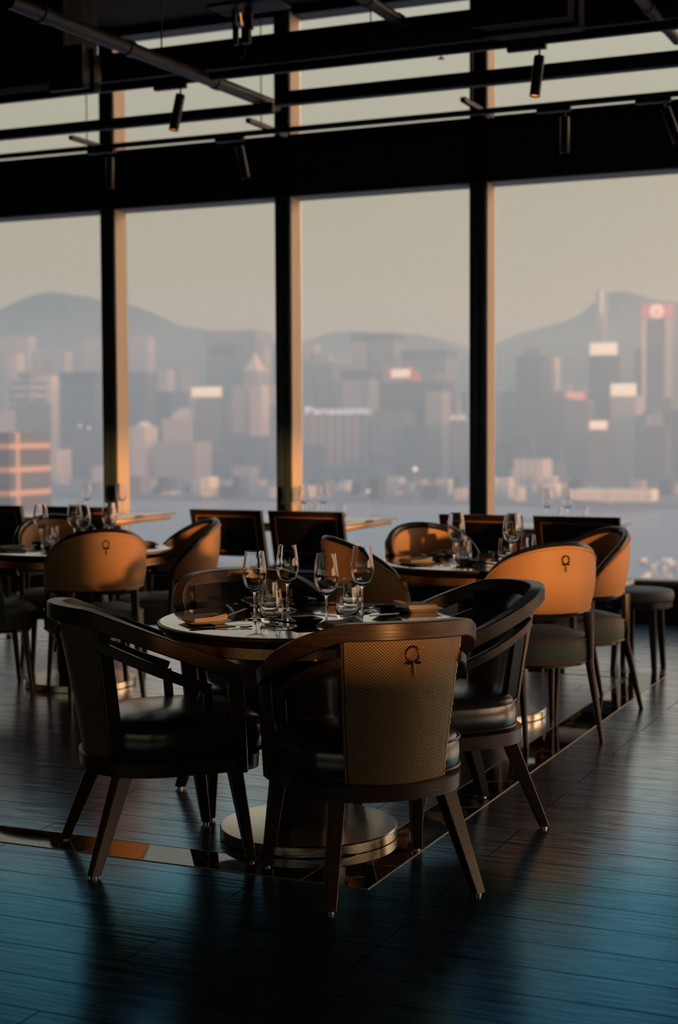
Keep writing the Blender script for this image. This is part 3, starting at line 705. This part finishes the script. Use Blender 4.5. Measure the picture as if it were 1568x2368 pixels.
# ------------------------------------------------------------------ armchair with the curved open arms
def make_armchair(loc, rot, label):
    c = empty('armchair', loc, rot, label=label, cat='chair', group='armchairs at the front table')
    so_ = dshape(.270, .290, -.262, pb=2.4)
    bm = bm_new(); skin(bm, [ring_out(so_, .95, .300), ring_out(so_, .99, .303), ring_out(so_, 1.0, .350), ring_out(so_, .95, .356)]); link('seat_frame', bm, M['woodlite'], c)
    so_ = dshape(.268, .305, -.222)
    bm = bm_new(); cushion(bm, so_, .358, .456, .034); cu = link('seat_cushion', bm, M['leather'], c)
    for z in (.366, .452):
        bm = bm_new(); tube(bm, ring_out(so_, 1.006, z), .0045, 6, closed=True); link('piping', bm, M['darkpiping'], cu)
    for s in (-1, 1):
        bm = bm_new(); taper(bm, (s*.175, -.165, .31), (s*.237, -.275, .008), .052, .034, s*.25); l = link('rear_leg', bm, M['woodlite'], c)
        bm = bm_new(); lathe(bm, [(.011, 0), (.011, .009)], 12, s*.237, -.275); link('glide', bm, M['steel'], l)
        bm = bm_new(); taper(bm, (s*.236, .185, .31), (s*.262, .232, .008), .046, .030); l = link('front_leg', bm, M['wood'], c)
        bm = bm_new(); lathe(bm, [(.011, 0), (.011, .009)], 12, s*.262, .232); link('glide', bm, M['steel'], l)
        # front posts of the arm
        bm = bm_new(); sweep(bm, [(s*.262, .195, .30), (s*.272, .187, .45), (s*.284, .176, .600)], rprof(.030, .052), Vector((0, 1, 0))); link('arm_post', bm, M['wood'], c)
        bm = bm_new(); sweep(bm, [(s*.240, .105, .34), (s*.247, .100, .43), (s*.256, .093, .565)], rprof(.022, .030), Vector((0, 1, 0))); link('inner_arm_post', bm, M['wood'], c)
    # the top rail: one continuous hoop, high at the back, dropping to the arms
    def hoop(a, yb, yf, xf, n=40, p=2.06):
        out = []
        for i in range(n+1):
            t = pi*i/n; cc, ss = cos(t), sin(t)
            out.append((a*math.copysign(abs(cc)**(2/p), cc), -(-yb)*abs(ss)**(2/p)))
        return [(xf, yf), ((a+xf)/2+.004, yf*.5)]+out+[(-(a+xf)/2-.004, yf*.5), (-xf, yf)]
    P = hoop(.296, -.338, .198, .284)
    def zr(y): return .618+(.200-y)*(.222/.535)
    def soft(y):
        z = zr(y); return z if y > -.27 else zr(-.27)+(-.27-y)*.10
    bm = bm_new(); sweep(bm, [(x, y, soft(y)) for x, y in P], lambda t: rprof(.036+.014*sin(pi*t), .052)); link('top_rail', bm, M['woodlite'], c)
    # lower rails
    for s in (-1, 1):
        pts = [(s*.258, .098, .574), (s*.270, .0, .612), (s*.270, -.07, .642), (s*.252, -.14, .674), (s*.225, -.195, .700), (s*.186, -.242, .722)]
        bm = bm_new(); sweep(bm, pts, rprof(.024, .034)); link('lower_rail', bm, M['woodlite'], c)
    # back: woven outer shell, leather pad, beaded edge
    def mid(u, v, off, wid=0):
        hw = .152+.034*v+wid
        y = -.254-.082*v**1.15+(.045+.030*v)*(abs(u)**2.1)+off
        return Vector((hw*u, y, .352+.448*v))
    bm = bm_new(); slab(bm, lambda u, v: mid(u, v, 0), lambda u, v: mid(u, v, .014), 16, 14); ws = link('woven_back', bm, M['weave'], c)
    def pad(u, v):
        e_ = (1-abs(u)**6)*(1-abs(2*v-1)**8); return mid(u, v, .050+.035*e_, .004)
    bm = bm_new(); slab(bm, lambda u, v: mid(u, v, .015, .004), pad, 16, 14); link('back_pad', bm, M['leather'], c)
    for s in (-1, 1):
        pts = [mid(s, j/46, .008, .004) for j in range(47)]
        bm = bm_new(); tube(bm, pts, lambda i: .0062 if i % 2 else .0036, 6); link('beaded_edge', bm, M['brass'], ws)
    bm = bm_new(); tube(bm, [mid(-1+2*j/20, 1, .004)+Vector((0, 0, .002)) for j in range(21)], .004, 6); link('top_piping', bm, M['piping'], ws)
    emblem(c, mid(0, .885, -.008), radians(-10), 1.05, 'bronze')
    return c
T1, T2, T3 = Vector((-2.207, 4.700, 0)), Vector((-4.690, 7.030, 0)), Vector((-2.360, 7.050, 0))
def chair_spot(T, sx, sy, dist, foot=-.275, dr=0):
    """chair turned to table T from the diagonal (sx, sy); dist = distance of the rear feet"""
    u = Vector((sx, sy, 0)).normalized(); p = T+u*(dist+foot); rot = math.atan2(-u.y, -u.x)-pi/2
    return p, rot+dr
p, r = chair_spot(T1, -1, -1, .80); ac = make_armchair(p, r, 'dark armchair with open arms at the front table, seen side-on with its seat facing right')
p, r = chair_spot(T1, 1, -1, .835); copy_tree(ac, p, r, label='dark armchair nearest the camera, its woven olive back and emblem turned to us')
p, r = chair_spot(T1, 1, 1, .79); copy_tree(ac, p, r, label='dark armchair right of the front table, showing its leather inner back and beaded edge')
p, r = chair_spot(T1, -1, 1, .82); copy_tree(ac, p, r, label='dark armchair behind the front table, mostly hidden by the glasses')

# ------------------------------------------------------------------ tan barrel chair
def make_barrel(loc, rot, label):
    c = empty('barrel_chair', loc, rot, label=label, cat='chair', group='tan barrel chairs')
    PH = radians(104)
    def sh(u, v, off):
        a = PH*u; top = .595+.285*max(0, cos(a*.86))**.62; bot = .578
        if top < bot+.02: top = bot+.02
        z = bot+(top-bot)*v; R = .238+.030*(z-bot)/.3+off
        bulge = .012*sin(pi*v)
        return Vector(((R+bulge*(1 if off > -.01 else -1))*1.04*sin(a), -.005-(R+bulge*(1 if off > -.01 else -1))*cos(a), z))
    bm = bm_new(); slab(bm, lambda u, v: sh(u, v, 0), lambda u, v: sh(u, v, -.018), 36, 8); b = link('outer_back', bm, M['tan'], c)
    bm = bm_new(); slab(bm, lambda u, v: sh(u*.985, .03+.94*v, -.0185), lambda u, v: sh(u*.97, .04+.92*v, -.042), 36, 8); link('inner_back', bm, M['tan'], c)
    edge = [sh(-1, 0, -.018)]+[sh(-1+2*k/48, 1, -.018)+Vector((0, 0, .004)) for k in range(49)]+[sh(1, 0, -.018)]
    bm = bm_new(); tube(bm, edge, .0165, 10); link('top_trim', bm, M['rim'], c)
    bm = bm_new(); tube(bm, [sh(-1+2*k/40, 0, -.014)-Vector((0, 0, .006)) for k in range(41)], .0145, 8); link('bottom_trim', bm, M['rim'], c)
    bm = bm_new(); tube(bm, [sh(-.985+1.97*k/40, .965, .003) for k in range(41)], .0028, 6); tube(bm, [sh(-.985+1.97*k/40, .03, .003) for k in range(41)], .0028, 6); link('piping', bm, M['tan'], b)
    so_ = dshape(.243, .262, -.225, pf=5)
    bm = bm_new(); skin(bm, [ring_out(so_, .9, .330), ring_out(so_, .9, .352)]); link('seat_frame', bm, M['wood'], c)
    bm = bm_new(); cushion(bm, so_, .345, .455, .028); cu = link('seat_cushion', bm, M['seat_grey'], c)
    for z in (.353, .452):
        bm = bm_new(); tube(bm, ring_out(so_, 1.008, z), .0038, 6, closed=True); link('piping', bm, M['piping'], cu)
    for s in (-1, 1):
        bm = bm_new(); taper(bm, (s*.165, -.198, .575), (s*.175, -.195, .36), .046, .034, n=10); taper(bm, (s*.172, -.190, .36), (s*.190, -.275, 0), .040, .022, n=10); link('rear_leg', bm, M['woodlite'], c)
        bm = bm_new(); taper(bm, (s*.235, .06, .590), (s*.238, .075, .36), .032, .030, n=10); link('arm_post', bm, M['wood'], c)
        bm = bm_new(); taper(bm, (s*.190, .195, .35), (s*.212, .225, 0), .038, .022, n=10); link('front_leg', bm, M['woodlite'], c)
    emblem(c, sh(0, .80, .010), radians(-3), .86, 'rim')
    return c
p, r = chair_spot(T2, 1, -1, .69); bc = make_barrel(p, r, 'tan barrel chair before the left rear round table, emblem on its sunlit back')
for T, sx, sy, d, dr, lab in (
    (T2, 1, 1, .80, 0, 'tan barrel chair right of the left rear round table, before the dark window chairs'),
    (T2, -1, 1, .80, 0, 'tan barrel chair behind the left rear round table, orange light on its inner back'),
    (T2, -1, -1, .80, 0, 'barrel chair cut off by the left frame edge, only its grey seat and legs showing'),
    (T3, -1, 1, .81, 0, 'tan barrel chair behind the right round table, its inner back glowing orange'),
    (T3, -1, -1, .83, 0, 'tan barrel chair left of the right round table, seen between the wine glasses'),
    (T3, 1, -1, .80, 0, 'tan barrel chair in front of the right round table, emblem on its glowing orange back'),
    (T3, 1, 1, .78, 0, 'tan barrel chair beyond the right round table, seen side-on against the low wall')):
    p, r = chair_spot(T, sx, sy, d, dr=dr); copy_tree(bc, p, r, label=lab)

# ------------------------------------------------------------------ round pedestal table
def make_table(loc, label, R=.515):
    t = empty('round_table', loc, label=label, cat='table', group='round pedestal tables')
    bm = bm_new(); lathe(bm, [(.3, .722), (R-.02, .722), (R-.006, .728), (R, .738), (R-.002, .746), (R-.006, .748), (R-.010, .748)], 96, cap=False); skin(bm, [circ(.3, 96, .722), circ(.001, 96, .722)], cap=False); link('table_edge', bm, M['bronze'], t)
    bm = bm_new(); lathe(bm, [(R-.010, .744), (R-.010, .7495), (R-.013, .750)], 96); link('tabletop', bm, M['marbletop'], t)
    bm = bm_new(); lathe(bm, [(R-.045, .722), (R-.030, .716), (R-.022, .712), (R-.022, .678), (R-.027, .674), (R-.05, .674)], 96)
    # raised fretwork round the band
    n = 150
    for k in range(n):
        a = 2*pi*k/n; q = Matrix.Rotation(a, 4, 'Z')
        for sg in (1, -1):
            r_ = bmesh.ops.create_cube(bm, size=1)
            for v in r_['verts']:
                co = Vector((R-.0215+v.co.x*.003, v.co.y*.0022, v.co.z*.026)); co = Matrix.Translation((0, 0, .695)) @ Matrix.Rotation(sg*.62, 4, 'X') @ co; v.co = q @ co
    link('brass_apron', bm, M['brass'], t)
    bm = bm_new(); lathe(bm, [(.30, .674), (.29, .655), (.16, .63), (.135, .60), (.128, .55), (.128, .10), (.12, .05), (.12, .03)], 48); link('pedestal_column', bm, M['wood'], t)
    bm = bm_new(); lathe(bm, [(.300, 0), (.307, .004), (.307, .034), (.303, .038), (.13, .040)], 72); link('base_disc', bm, M['steel'], t)
    return t
tb = make_table(T1, 'nearest round marble table with a pierced brass band, laid for four')
copy_tree(tb, T2, label='round marble table at the left rear, partly cut by the frame edge')
copy_tree(tb, T3, label='round marble table at the right rear among the tan barrel chairs')

# ------------------------------------------------------------------ tableware
def make_wine(): 
    w = empty('wine_glass')
    bm = bm_new(); lathe(bm, [(.034, 0), (.0345, .001), (.030, .003), (.012, .0055), (.006, .009), (.0042, .016), (.0038, .05), (.0040, .085), (.006, .094)], 28); link('stem', bm, M['glass'], w)
    out = [(.006, .0935), (.018, .099), (.030, .110), (.0385, .126), (.0425, .146), (.0420, .166), (.0385, .192), (.0340, .222), (.0325, .234)]
    inn = [(.0314, .234), (.0328, .222), (.0373, .192), (.0408, .166), (.0412, .146), (.0370, .127), (.0285, .112), (.016, .102), (.0005, .0985)]
    bm = bm_new(); skin(bm, [circ(r, 32, z) for r, z in out+inn]); fixn(bm); link('bowl', bm, M['glass'], w, angle=1.4)
    return w
def make_tumbler():
    out = [(.022, .0), (.030, .002), (.036, .012), (.0405, .032), (.0405, .050), (.037, .082), (.033, .112)]
    inn = [(.0317, .112), (.0357, .082), (.039, .050), (.038, .034), (.031, .018), (.016, .0125), (.0005, .012)]
    bm = bm_new(); skin(bm, [circ(r, 32, z) for r, z in out+inn]); fixn(bm); return link('tumbler', bm, M['glass'], angle=1.4)
def sqdish(name, s, h, m, fl=.55):
    bm = bm_new()
    def q(k, z): 
        o = dshape(k, k, -k, 32, 9, 9); return [Vector((x, y, z)) for x, y in o]
    skin(bm, [q(s*fl, 0), q(s*fl+.002, .002), q(s, h), q(s-.002, h+.0015), q(s-.006, h), q(s*fl*.97, .005), q(.002, .005)]); fixn(bm)
    return link(name, bm, m, angle=.9)
def make_napkin():
    n = empty('folded_napkin'); rr = random.Random(5)
    bm = bm_new()
    for k in range(4):
        w_, l_ = .066-.002*k+rr.uniform(-.002, .002), .056+rr.uniform(-.003, .002); z = .0042*k
        g = [[bm.verts.new((-w_+2*w_*i/8+.002*k, -l_+2*l_*j/6, z+.0022*sin(i*.8+k*.3)*(j/6)+.010*(j/6)**3*(i/8))) for i in range(9)] for j in range(7)]
        h = [[bm.verts.new((v.co.x*1.0, v.co.y, v.co.z+.0040)) for v in row] for row in g]
        for j in range(6):
            for i in range(8):
                bm.faces.new((g[j][i], g[j+1][i], g[j+1][i+1], g[j][i+1])); bm.faces.new((h[j][i], h[j][i+1], h[j+1][i+1], h[j+1][i]))
        for i in range(8):
            bm.faces.new((g[0][i], g[0][i+1], h[0][i+1], h[0][i])); bm.faces.new((g[6][i], h[6][i], h[6][i+1], g[6][i+1]))
        for j in range(6):
            bm.faces.new((g[j][0], h[j][0], h[j+1][0], g[j+1][0])); bm.faces.new((g[j][8], g[j+1][8], h[j+1][8], h[j][8]))
    fixn(bm); link('folded_cloth', bm, M['linen'], n)
    bm = bm_new(); tube(bm, [(.030+.007*cos(t), .018+.007*sin(t), .0185) for t in [2*pi*k/12 for k in range(12)]], .0009, 5, closed=True); tube(bm, [(.030, .011, .0185), (.030, -.006, .0185)], .0009, 5); tube(bm, [(.024, .008, .0185), (.036, .008, .0185)], .0009, 5)
    link('embroidered_emblem', bm, M['blueink'], n, label='small dark blue embroidered emblem'); return n
def make_knife():
    k = empty('table_knife')
    bm = bm_new(); tube(bm, [(0, -.11, .0045), (0, -.10, .005), (0, -.02, .0045)], lambda i: (.0035, .0052, .0042)[i], 8); link('handle', bm, M['cutlery'], k)
    bm = bm_new(); sweep(bm, [(0, -.02, .0035), (.001, .05, .0035), (.004, .105, .0035)], lambda t: rprof(.014*(1-.6*t*t), .0016, .0004)); link('blade', bm, M['cutlery'], k); return k
def make_fork():
    k = empty('table_fork')
    bm = bm_new(); tube(bm, [(0, -.10, .004), (0, -.04, .003), (0, .03, .006), (0, .045, .005)], lambda i: (.005, .0035, .0028, .005)[i], 8, flat=.6); link('handle', bm, M['cutlery'], k)
    bm = bm_new(); sweep(bm, [(0, .042, .005), (0, .06, .004)], rprof(.022, .0016, .0004))
    for x in (-.0095, -.0032, .0032, .0095): tube(bm, [(x, .058, .004), (x, .08, .003), (x, .098, .006)], .0013, 5)
    link('tines', bm, M['cutlery'], k); return k
def make_chopstick():
    k = empty('chopsticks')
    for i, (a, b_) in enumerate((((-.006, -.11, .006), (-.003, .11, .022)), ((.006, -.112, .006), (.004, .108, .022)))):
        bm = bm_new(); tube(bm, [a, Vector(a).lerp(Vector(b_), .5), b_], lambda i: (.0036, .003, .002)[i], 8); link('chopstick', bm, M['black'], k)
    return k
PR = {'wine': make_wine(), 'tumbler': make_tumbler(), 'plate': sqdish('square_plate', .078, .012, M['plate'], .72), 'dish': sqdish('sauce_dish', .048, .026, M['black'], .5),
      'napkin': make_napkin(), 'knife': make_knife(), 'fork': make_fork(), 'sticks': make_chopstick()}
CAT = {'wine': ('wine glass', 'stemmed wine glasses'), 'tumbler': ('tumbler', 'stemless tumblers'), 'plate': ('plate', 'square side plates'), 'dish': ('dish', 'black sauce dishes'),
       'napkin': ('napkin', 'folded napkins'), 'knife': ('knife', 'table knives'), 'fork': ('fork', 'table forks'), 'sticks': ('chopsticks', 'pairs of chopsticks')}
used = set()
def put(kind, x, y, z, rot, label):
    src = PR[kind]
    if kind in used: o = copy_tree(src, (x, y, z), rot, label=label)
    else: o = src; used.add(kind); o.location = (x, y, z); o.rotation_euler.z = rot; o['label'] = label
    o['category'] = CAT[kind][0]; o['group'] = CAT[kind][1]; return o
ADJ = {'wine': 'clear stemmed wine glass', 'tumbler': 'low stemless water glass', 'plate': 'square pale plate under a folded napkin', 'dish': 'small square black sauce dish', 'napkin': 'pinkish folded linen napkin',
       'knife': 'steel table knife', 'fork': 'steel table fork', 'sticks': 'pair of dark chopsticks'}
def setting(T, sx, sy, where, over={}):
    """one place setting; u points out to the diner, v to the diner's right"""
    u = Vector((sx, sy, 0)).normalized(); v = Vector((-u.y, u.x, 0)); z = .7503; rot = math.atan2(u.y, u.x)+pi/2
    base = {'plate': (.365, 0), 'napkin': (.365, 0), 'dish': (.185, -.185), 'wine': (.178, .0), 'tumbler': (.150, .115), 'knife': (.345, .112), 'fork': (.350, .145), 'sticks': (.235, -.115)}
    for k, (a, b_) in base.items():
        P = T+u*a+v*b_
        if k in over: P = Vector((over[k][0], over[k][1], 0))
        zz = z+(.0075 if k == 'napkin' else 0)
        dr = {'knife': .10, 'fork': -.25, 'sticks': .75, 'napkin': .06}.get(k, 0)
        put(k, P.x, P.y, zz, rot+dr, '%s %s' % (ADJ[k], where))
setting(T1, -1, -1, 'at the left place of the nearest round table', {'wine': (-2.358, 4.598), 'tumbler': (-2.269, 4.546), 'dish': (-2.486, 4.745), 'plate': (-2.475, 4.455), 'napkin': (-2.475, 4.455)})
setting(T1, 1, -1, 'at the nearest place of the nearest round table', {'wine': (-2.088, 4.595), 'dish': (-2.122, 4.505), 'plate': (-1.965, 4.46), 'napkin': (-1.965, 4.46), 'tumbler': (-2.067, 4.72)})
setting(T1, 1, 1, 'at the right place of the nearest round table', {'wine': (-2.094, 4.914), 'dish': (-1.994, 4.94-.03), 'plate': (-1.940, 5.04), 'napkin': (-1.940, 5.04), 'tumbler': (-2.165, 4.99)})
setting(T1, -1, 1, 'at the far place of the nearest round table', {'wine': (-2.379, 4.897), 'dish': (-2.389, 5.03), 'plate': (-2.53, 5.02), 'napkin': (-2.53, 5.02), 'tumbler': (-2.396, 4.775)})
setting(T3, -1, -1, 'at the left place of the right rear table', {'wine': (-2.465, 6.954), 'tumbler': (-2.402, 6.877)})
setting(T3, 1, -1, 'at the nearest place of the right rear table', {'wine': (-2.196, 6.982), 'tumbler': (-2.25, 7.065)})
setting(T3, 1, 1, 'at the right place of the right rear table', {'tumbler': (-2.228, 7.365), 'wine': (-2.24, 7.15)})
setting(T3, -1, 1, 'at the far place of the right rear table', {'tumbler': (-2.53, 7.19), 'wine': (-2.52, 7.10)})
setting(T2, -1, -1, 'at the left place of the left rear table', {'wine': (-4.996, 7.114), 'tumbler': (-4.852, 6.97)})
setting(T2, 1, -1, 'at the nearest place of the left rear table', {'wine': (-4.737, 7.15), 'tumbler': (-4.60, 7.0)})
setting(T2, 1, 1, 'at the right place of the left rear table', {'wine': (-4.70, 7.36), 'tumbler': (-4.56, 7.27)})
setting(T2, -1, 1, 'at the far place of the left rear table', {'wine': (-4.84, 7.22), 'tumbler': (-4.93, 7.13)})

# ------------------------------------------------------------------ window tables and chairs
def make_wtable(x1, label, w=.95, y0=9.43, y1=10.50):
    t = empty('window_table', (x1-w/2, (y0+y1)/2, 0), label=label, cat='table', group='rectangular tables at the windows')
    hy = (y1-y0)/2
    bm = bm_new(); box(bm, -w/2, w/2, -hy, hy, .728, .750, .004); link('tabletop', bm, M['marbletop'], t)
    bm = bm_new(); box(bm, -w/2+.03, w/2-.03, -hy+.03, hy-.03, .688, .728, .003); link('brass_apron', bm, M['brass'], t)
    bm = bm_new(); box(bm, -.09, .09, -.09, .09, .03, .688, .01); link('pedestal_column', bm, M['wood'], t)
    bm = bm_new(); box(bm, -.27, .27, -.27, .27, 0, .035, .006); link('base_plate', bm, M['steel'], t); return t
wt = make_wtable(-4.19, 'brass-edged table at the second window, behind the pair of dark window chairs')
copy_tree(wt, (-2.43-.475, 9.965, 0), label='brass-edged table at the third window, its corner showing past the last chair')
copy_tree(wt, (-6.08-.475, 9.965, 0), label='brass-edged table at the first window, its lit corner before the first mullion')
def make_wchair(loc, rot, label):
    c = empty('window_chair', loc, rot, label=label, cat='chair', group='square-backed chairs at the window tables')
    tilt = .13
    def P(x, s, z): return Vector((x, -.20-(z-.45)*tilt*2.0+s, z))
    # posts and frame of the back
    z0, z1, hw = .545, .862, .268
    def fr(x0, x1, za, zb, t0, t1):
        bm = bm_new(); skin(bm, [[P(x0, t0, za), P(x1, t0, za), P(x1, t1, za), P(x0, t1, za)], [P(x0, t0, zb), P(x1, t0, zb), P(x1, t1, zb), P(x0, t1, zb)]]); fixn(bm); return bm
    bm = fr(-hw, hw, z1-.040, z1, 0, .035)
    link('top_rail', bm, M['wood'], c)
    bm = fr(-hw+.045, hw-.045, z0, z0+.035, 0, .035); link('bottom_rail', bm, M['wood'], c)
    for s in (-1, 1):
        a_, b_ = (hw-.045, hw) if s > 0 else (-hw, -hw+.045)
        bm = fr(a_, b_, .40, z1-.040, 0, .035); link('back_post', bm, M['wood'], c)
    q = link('back_panel', fr(-hw+.045, hw-.045, z0+.035, z1-.040, -.003, .03), M['blackleather'], c)
    bm = bm_new(); loop = [P(-hw+.048, -.005, z0+.037), P(hw-.048, -.005, z0+.037), P(hw-.048, -.005, z1-.043), P(-hw+.048, -.005, z1-.043)]
    for a_, b_ in zip(loop, loop[1:]+loop[:1]): tube(bm, [a_, a_.lerp(b_, .5), b_], .0035, 6)
    link('piping', bm, M['piping'], q, label='copper piping round the black panel')
    so_ = dshape(.255, .25, -.22, pb=7)
    bm = bm_new(); cushion(bm, so_, .385, .450, .02); link('seat_cushion', bm, M['blackleather'], c)
    bm = bm_new(); skin(bm, [ring_out(so_, .96, .345), ring_out(so_, .96, .386)]); link('seat_frame', bm, M['wood'], c)
    for s in (-1, 1):
        bm = bm_new(); taper(bm, (s*.235, -.19, .41), (s*.235, -.26, 0), .042, .028); link('rear_leg', bm, M['wood'], c)
        bm = bm_new(); taper(bm, (s*.225, .2, .36), (s*.225, .22, 0), .042, .028); link('front_leg', bm, M['wood'], c)
    emblem(c, P(0, -.010, z1-.10), radians(-15), .75, 'bronze')
    return c
def wx(px): return at(px, 1185, y=8.95).x
wc = make_wchair((wx(517), 9.27, 0), 0, 'square-backed black chair at the second window table, left one of the pair')
for px, lab in ((702, 'square-backed black chair at the second window table, right one of the pair'), (1107, 'square-backed black chair at the third window table, left one of the pair'),
                (1330, 'square-backed black chair at the third window table, right one of the pair'), (172, 'square-backed black chair at the first window table, behind the wine glasses'), (-28, 'square-backed black chair cut by the frame edge at the first window table')):
    copy_tree(wc, (wx(px), 9.27, 0), 0, label=lab)
for kind, px, py, lab in (
  ('wine', 200, 1186, 'first window table, left of the first mullion'), ('wine', 282, 1187, 'first window table, before the pale mullion side'), ('tumbler', 190, 1192, 'first window table'),
  ('wine', 703, 1195, 'second window table, before the pale mullion side'), ('wine', 748, 1195, 'second window table, out over the water view'), ('tumbler', 727, 1200, 'second window table, between its two wine glasses'), ('tumbler', 788, 1200, 'second window table, by its right edge'),
  ('wine', 1265, 1207, 'third window table, left one of its two'), ('wine', 1313, 1208, 'third window table, right one of its two'), ('tumbler', 1289, 1210, 'third window table, between its two wine glasses'), ('tumbler', 1347, 1210, 'third window table, by its right edge')):
    q = at(px, py, z=.75); put(kind, q.x, q.y, .7503, .3, '%s on the %s' % (ADJ[kind], lab))
for k, (X, lab) in enumerate(((-4.62, 'second'), (-2.62, 'third'))):
    q = Vector((X+.2, 9.70, 0)); put('plate', q.x, q.y, .7503, 0, 'square pale plate with a napkin on the %s window table' % lab); put('napkin', q.x, q.y, .7565, .1, 'folded linen napkin on the %s window table' % lab)
# round stool by the low wall
st = empty('round_stool', (-1.98, 8.75, 0), label='round upholstered stool with dark legs, half hidden beyond the far right barrel chair', cat='stool')
bm = bm_new(); o_ = [(.2*cos(2*pi*k/40), .2*sin(2*pi*k/40)) for k in range(40)]; cushion(bm, o_, .40, .455, .015); link('seat', bm, M['seat_grey'], st)
bm = bm_new(); lathe(bm, [(.185, .36), (.195, .365), (.195, .40)], 40); link('apron', bm, M['wood'], st)
for a_ in (45, 135, 225, 315):
    bm = bm_new(); taper(bm, (.14*cos(radians(a_)), .14*sin(radians(a_)), .37), (.17*cos(radians(a_)), .17*sin(radians(a_)), 0), .045, .030); link('leg', bm, M['wood'], st)
